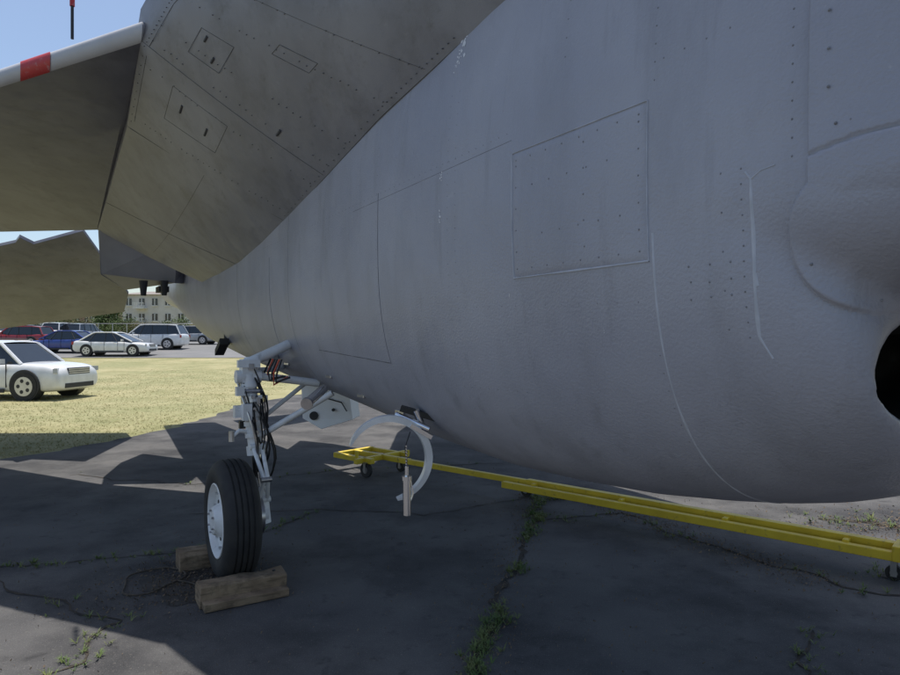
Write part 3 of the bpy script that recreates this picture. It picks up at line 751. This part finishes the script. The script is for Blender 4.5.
    for sgn in(1,-1):
        q.box((.468*L,sgn*W*.37,zg+.03),(1,-.45*sgn,0),(.45*sgn,1,0),(0,0,1),.05,W*.085,.06,3)
        q.box((-.484*L,sgn*W*.40,deck*.82),(1,.3*sgn,0),(-.3*sgn,1,0),(0,0,1),.05,W*.06,.09,4)
        q.box((.18*L,sgn*(W/2+.05),hb+.05),(1,0,0),(0,1,0),(0,0,1),.05,.08,.06,5)
        q.box((.0,sgn*(W/2-.005),.25),(1,0,0),(0,1,0),(0,0,1),L*.19,.012,.05,0)
        for xx in (-.10*L,.08*L): q.box((xx,sgn*(W/2+.004),hb-.1),(1,0,0),(0,1,0),(0,0,1),.07,.012,.014,5)
        for xx in (-.235*L,-.065*L,.115*L,.2*L): q.box((xx,sgn*(W/2*.985),(hb+.3)/2),(1,0,0),(0,1,0),(0,0,1),.005,.016,(hb-.36)/2,0)
        if suv: q.tube([(-.36*L,sgn*hwr*.9,Ht+.03),(-.1*L,sgn*hwr*.92,Ht+.05),(.06*L,sgn*hwr*.9,Ht+.03)],.013,6,0)
    q.make('fittings',[plast,rubber,rim,lampm,taill,paintm],e,smooth=True)
    return e
car('suv',(-12.05,17.6,H(0,17.6)),R(-6),4.5,1.86,1.52,carwhite,True)
def px(u,y): return (u-450)/655*y
car('sedan_car',(px(116,39.5),39.5,H(0,39.5)+.02),R(2),4.4,1.8,1.42,carwhite)
car('suv',(px(152,45),45,H(0,45)+.02),R(-178),4.6,1.85,1.7,carwhite,True)
car('sedan_car',(px(56,41),42,H(0,42)+.02),R(176),4.3,1.75,1.4,carblue)
car('suv',(px(12,46),47,H(0,47)+.02),R(178),4.3,1.75,1.5,carred,True)
car('sedan_car',(px(185,50),51,H(0,51)+.02),R(178),4.4,1.75,1.42,carsilver)
car('suv',(px(-12,60),54,H(0,54)+.02),R(2),4.6,1.8,1.65,carsilver,True)
car('suv',(px(82,60),57,H(0,57)+.02),R(95),4.6,1.8,1.65,carwhite,True)
car('sedan_car',(px(55,60),57,H(0,57)+.02),R(88),4.4,1.8,1.45,cardark)
car('suv',(px(108,62),58,H(0,58)+.02),R(90),4.4,1.8,1.6,carsilver,True)
car('sedan_car',(px(34,60),57,H(0,57)+.02),R(90),4.4,1.8,1.45,carwhite)

# ------------------------------------------------------------ buildings
brick=mat('brown_brick',(.30,.22,.17),(.25,.18,.14),scale=3,rough=.9)
tanw=mat('tan_wall',(.36,.30,.22),(.31,.26,.19),scale=2,rough=.9)
whitew=mat('white_wall',(.60,.58,.54),(.52,.50,.46),scale=1,rough=.8)
roofm=mat('grey_roof',(.22,.19,.17),(.27,.23,.2),scale=3,rough=.9)
def building(name,x0,x1,y,z0,floors,fh,depth,wall,bays,roof_h=0):
    e=empty(name,(0,0,0)); Ht=floors*fh
    m=MB(); m.box(((x0+x1)/2,y+depth/2,z0+Ht/2),(1,0,0),(0,1,0),(0,0,1),(x1-x0)/2,depth/2,Ht/2); m.make('walls',wall,e)
    w=MB(); bw=(x1-x0)/bays
    for f in range(floors):
        for b in range(bays):
            cx=x0+bw*(b+.5); cz=z0+fh*(f+.52)
            w.box((cx,y-.02,cz),(1,0,0),(0,1,0),(0,0,1),bw*.20,.05,fh*.22,0)
            w.box((cx,y-.06,cz),(1,0,0),(0,1,0),(0,0,1),.05,.05,fh*.22,1)
            w.box((cx,y-.06,cz-fh*.26),(1,0,0),(0,1,0),(0,0,1),bw*.24,.12,.06,1)
            if b%4==1:
                w.box((cx,y-.6,cz-fh*.42),(1,0,0),(0,1,0),(0,0,1),bw*.42,.6,.08,1)
                for k in range(9): w.box((cx-bw*.4+bw*.8*k/8,y-1.15,cz-fh*.25),(1,0,0),(0,1,0),(0,0,1),.03,.03,fh*.17,1)
                w.box((cx,y-1.15,cz-fh*.08),(1,0,0),(0,1,0),(0,0,1),bw*.42,.04,.04,1)
    w.make('windows',[glass,linep],e)
    r=MB()
    a=.5; vs=[(x0-a,y-a,z0+Ht),(x1+a,y-a,z0+Ht),(x1+a,y+depth+a,z0+Ht),(x0-a,y+depth+a,z0+Ht),(x0+.4,y+depth/2,z0+Ht+roof_h),(x1-.4,y+depth/2,z0+Ht+roof_h)]
    r.add(vs,[(0,1,5,4),(1,2,5),(2,3,4,5),(3,0,4),(3,2,1,0)])
    r.make('roof',roofm,e)
building('apartment_building',-45,-20,90,1.2,3,2.1,14,whitew,14,.9)
building('apartment_building',-66,-52,112,1.2,2,2.2,12,brick,9,1.2)
building('apartment_building',-57.5,-51,104,1.2,2,2.4,12,tanw,5,1.0)
fe=MB()
for i in range(60):
    x=-70+i*1.44; fe.cyl((x,66,1.2),(x,66,3.0),.03,n=6)
for z in (1.35,3.0): fe.cyl((-70,66,z),(17,66,z),.02,n=6)
fe.make('chain_link_fence',steel)

# ------------------------------------------------------------ trees
bark=mat('bark',(.10,.075,.055),rough=.95)
leafA=mat('foliage',(.04,.08,.02),(.09,.12,.03),scale=1.5,rough=.8)
leafB=mat('foliage_dry',(.12,.09,.03),(.08,.10,.03),scale=1.5,rough=.8)
def tree(name,x,y,z,h,w,lm,seed,leaves=2600):
    rnd=random.Random(seed); e=empty(name,(x,y,z)); m=MB()
    pts=[Vector((0,0,0)),Vector((.1,.05,h*.3)),Vector((-.05,.1,h*.6)),Vector((.1,0,h*.85))]
    m.tube(pts,.2,8,rs=[h*.03,h*.022,h*.014,h*.005])
    tips=[]
    for i in range(20):
        a=rnd.uniform(0,6.28); z0=rnd.uniform(.15,.75)*h; l=w*.5*rnd.uniform(.6,1)*(1.15-z0/h*.6)
        p0=Vector((0,0,z0)); p1=p0+Vector((math.cos(a)*l*.5,math.sin(a)*l*.5,l*.35)); p2=p0+Vector((math.cos(a)*l,math.sin(a)*l,l*.5))
        m.tube([p0,p1,p2],.05,5,rs=[h*.010,h*.006,h*.002]); tips+=[p1,p2,p2]
    tips.append(pts[-1]); m.make('trunk',bark,e)
    l=MB()
    for _ in range(leaves):
        t=rnd.choice(tips); q=t+Vector((rnd.gauss(0,1),rnd.gauss(0,1),rnd.gauss(0,.8)))*w*.10; s=h*rnd.uniform(.015,.035)
        a=Vector((rnd.gauss(0,1),rnd.gauss(0,1),rnd.gauss(0,1))).normalized()*s; b=a.orthogonal().normalized()*s*.6
        l.add([q-a,q+b,q+a,q-b],[(0,1,2,3)])
    l.make('foliage',lm,e)
for i,(u,y,h,w) in enumerate(((-25,85,4.8,6),(-5,80,3.9,5.5),(12,82,4.2,6),(28,84,3.6,6),(44,80,3.6,5),(60,78,2.6,4),(76,78,3.0,4),(92,84,2.6,4),(108,78,4.2,3.2),(122,76,2.6,3),(137,76,2.2,3),(176,72,2.6,3))):
    x=px(u,y); tree('deciduous_tree',x,y,1.2,h,w,leafB if i in(2,6,10) else leafA,i+3)
tm=MB(); rnd=random.Random(5)
for i in range(9000):
    x=rnd.uniform(-330,330); hh=5*(.6+.5*noise.noise(Vector((x*.05,1,1)))+.25*noise.noise(Vector((x*.3,4,1)))); z=1+rnd.random()**.8*hh; y=190+rnd.uniform(-6,6)
    s=rnd.uniform(.4,1.0); a=Vector((rnd.gauss(0,1),rnd.gauss(0,1),rnd.gauss(0,1))).normalized()*s; b=a.orthogonal().normalized()*s*.7; q=Vector((x,y,z))
    tm.add([q-a,q+b,q+a,q-b],[(0,1,2,3)])
tm.make('distant_trees',leafA)

# ------------------------------------------------------------ light
w=bpy.data.worlds.new('World'); scene.world=w; w.use_nodes=True; nt=w.node_tree; bg=nt.nodes['Background']
sk=nt.nodes.new('ShaderNodeTexSky'); sk.sky_type='NISHITA'; sk.sun_disc=False
EL=76; AZ=-31
sk.sun_elevation=R(EL); sk.sun_rotation=R(AZ); sk.dust_density=1.3; sk.air_density=1.0; sk.ozone_density=1.0
nt.links.new(sk.outputs['Color'],bg.inputs['Color']); bg.inputs['Strength'].default_value=.15
sl=bpy.data.lights.new('sun','SUN'); sl.energy=5; sl.angle=R(.5); sl.color=(1,.96,.90)
so=bpy.data.objects.new('sun',sl); col.objects.link(so)
d=Vector((math.sin(R(AZ))*math.cos(R(EL)),math.cos(R(AZ))*math.cos(R(EL)),math.sin(R(EL))))
so.rotation_euler=d.to_track_quat('Z','Y').to_euler(); so.location=d*30

# ------------------------------------------------------------ camera
cd=bpy.data.cameras.new('camera'); cd.sensor_width=36; cd.lens=655/900*36; cd.clip_start=.02; cd.clip_end=3000
co=bpy.data.objects.new('camera',cd); col.objects.link(co); co.location=(0,0,1.6); co.rotation_euler=(R(90),0,0)
scene.camera=co
scene.view_settings.view_transform='Standard'; scene.view_settings.look='None'; scene.view_settings.exposure=0
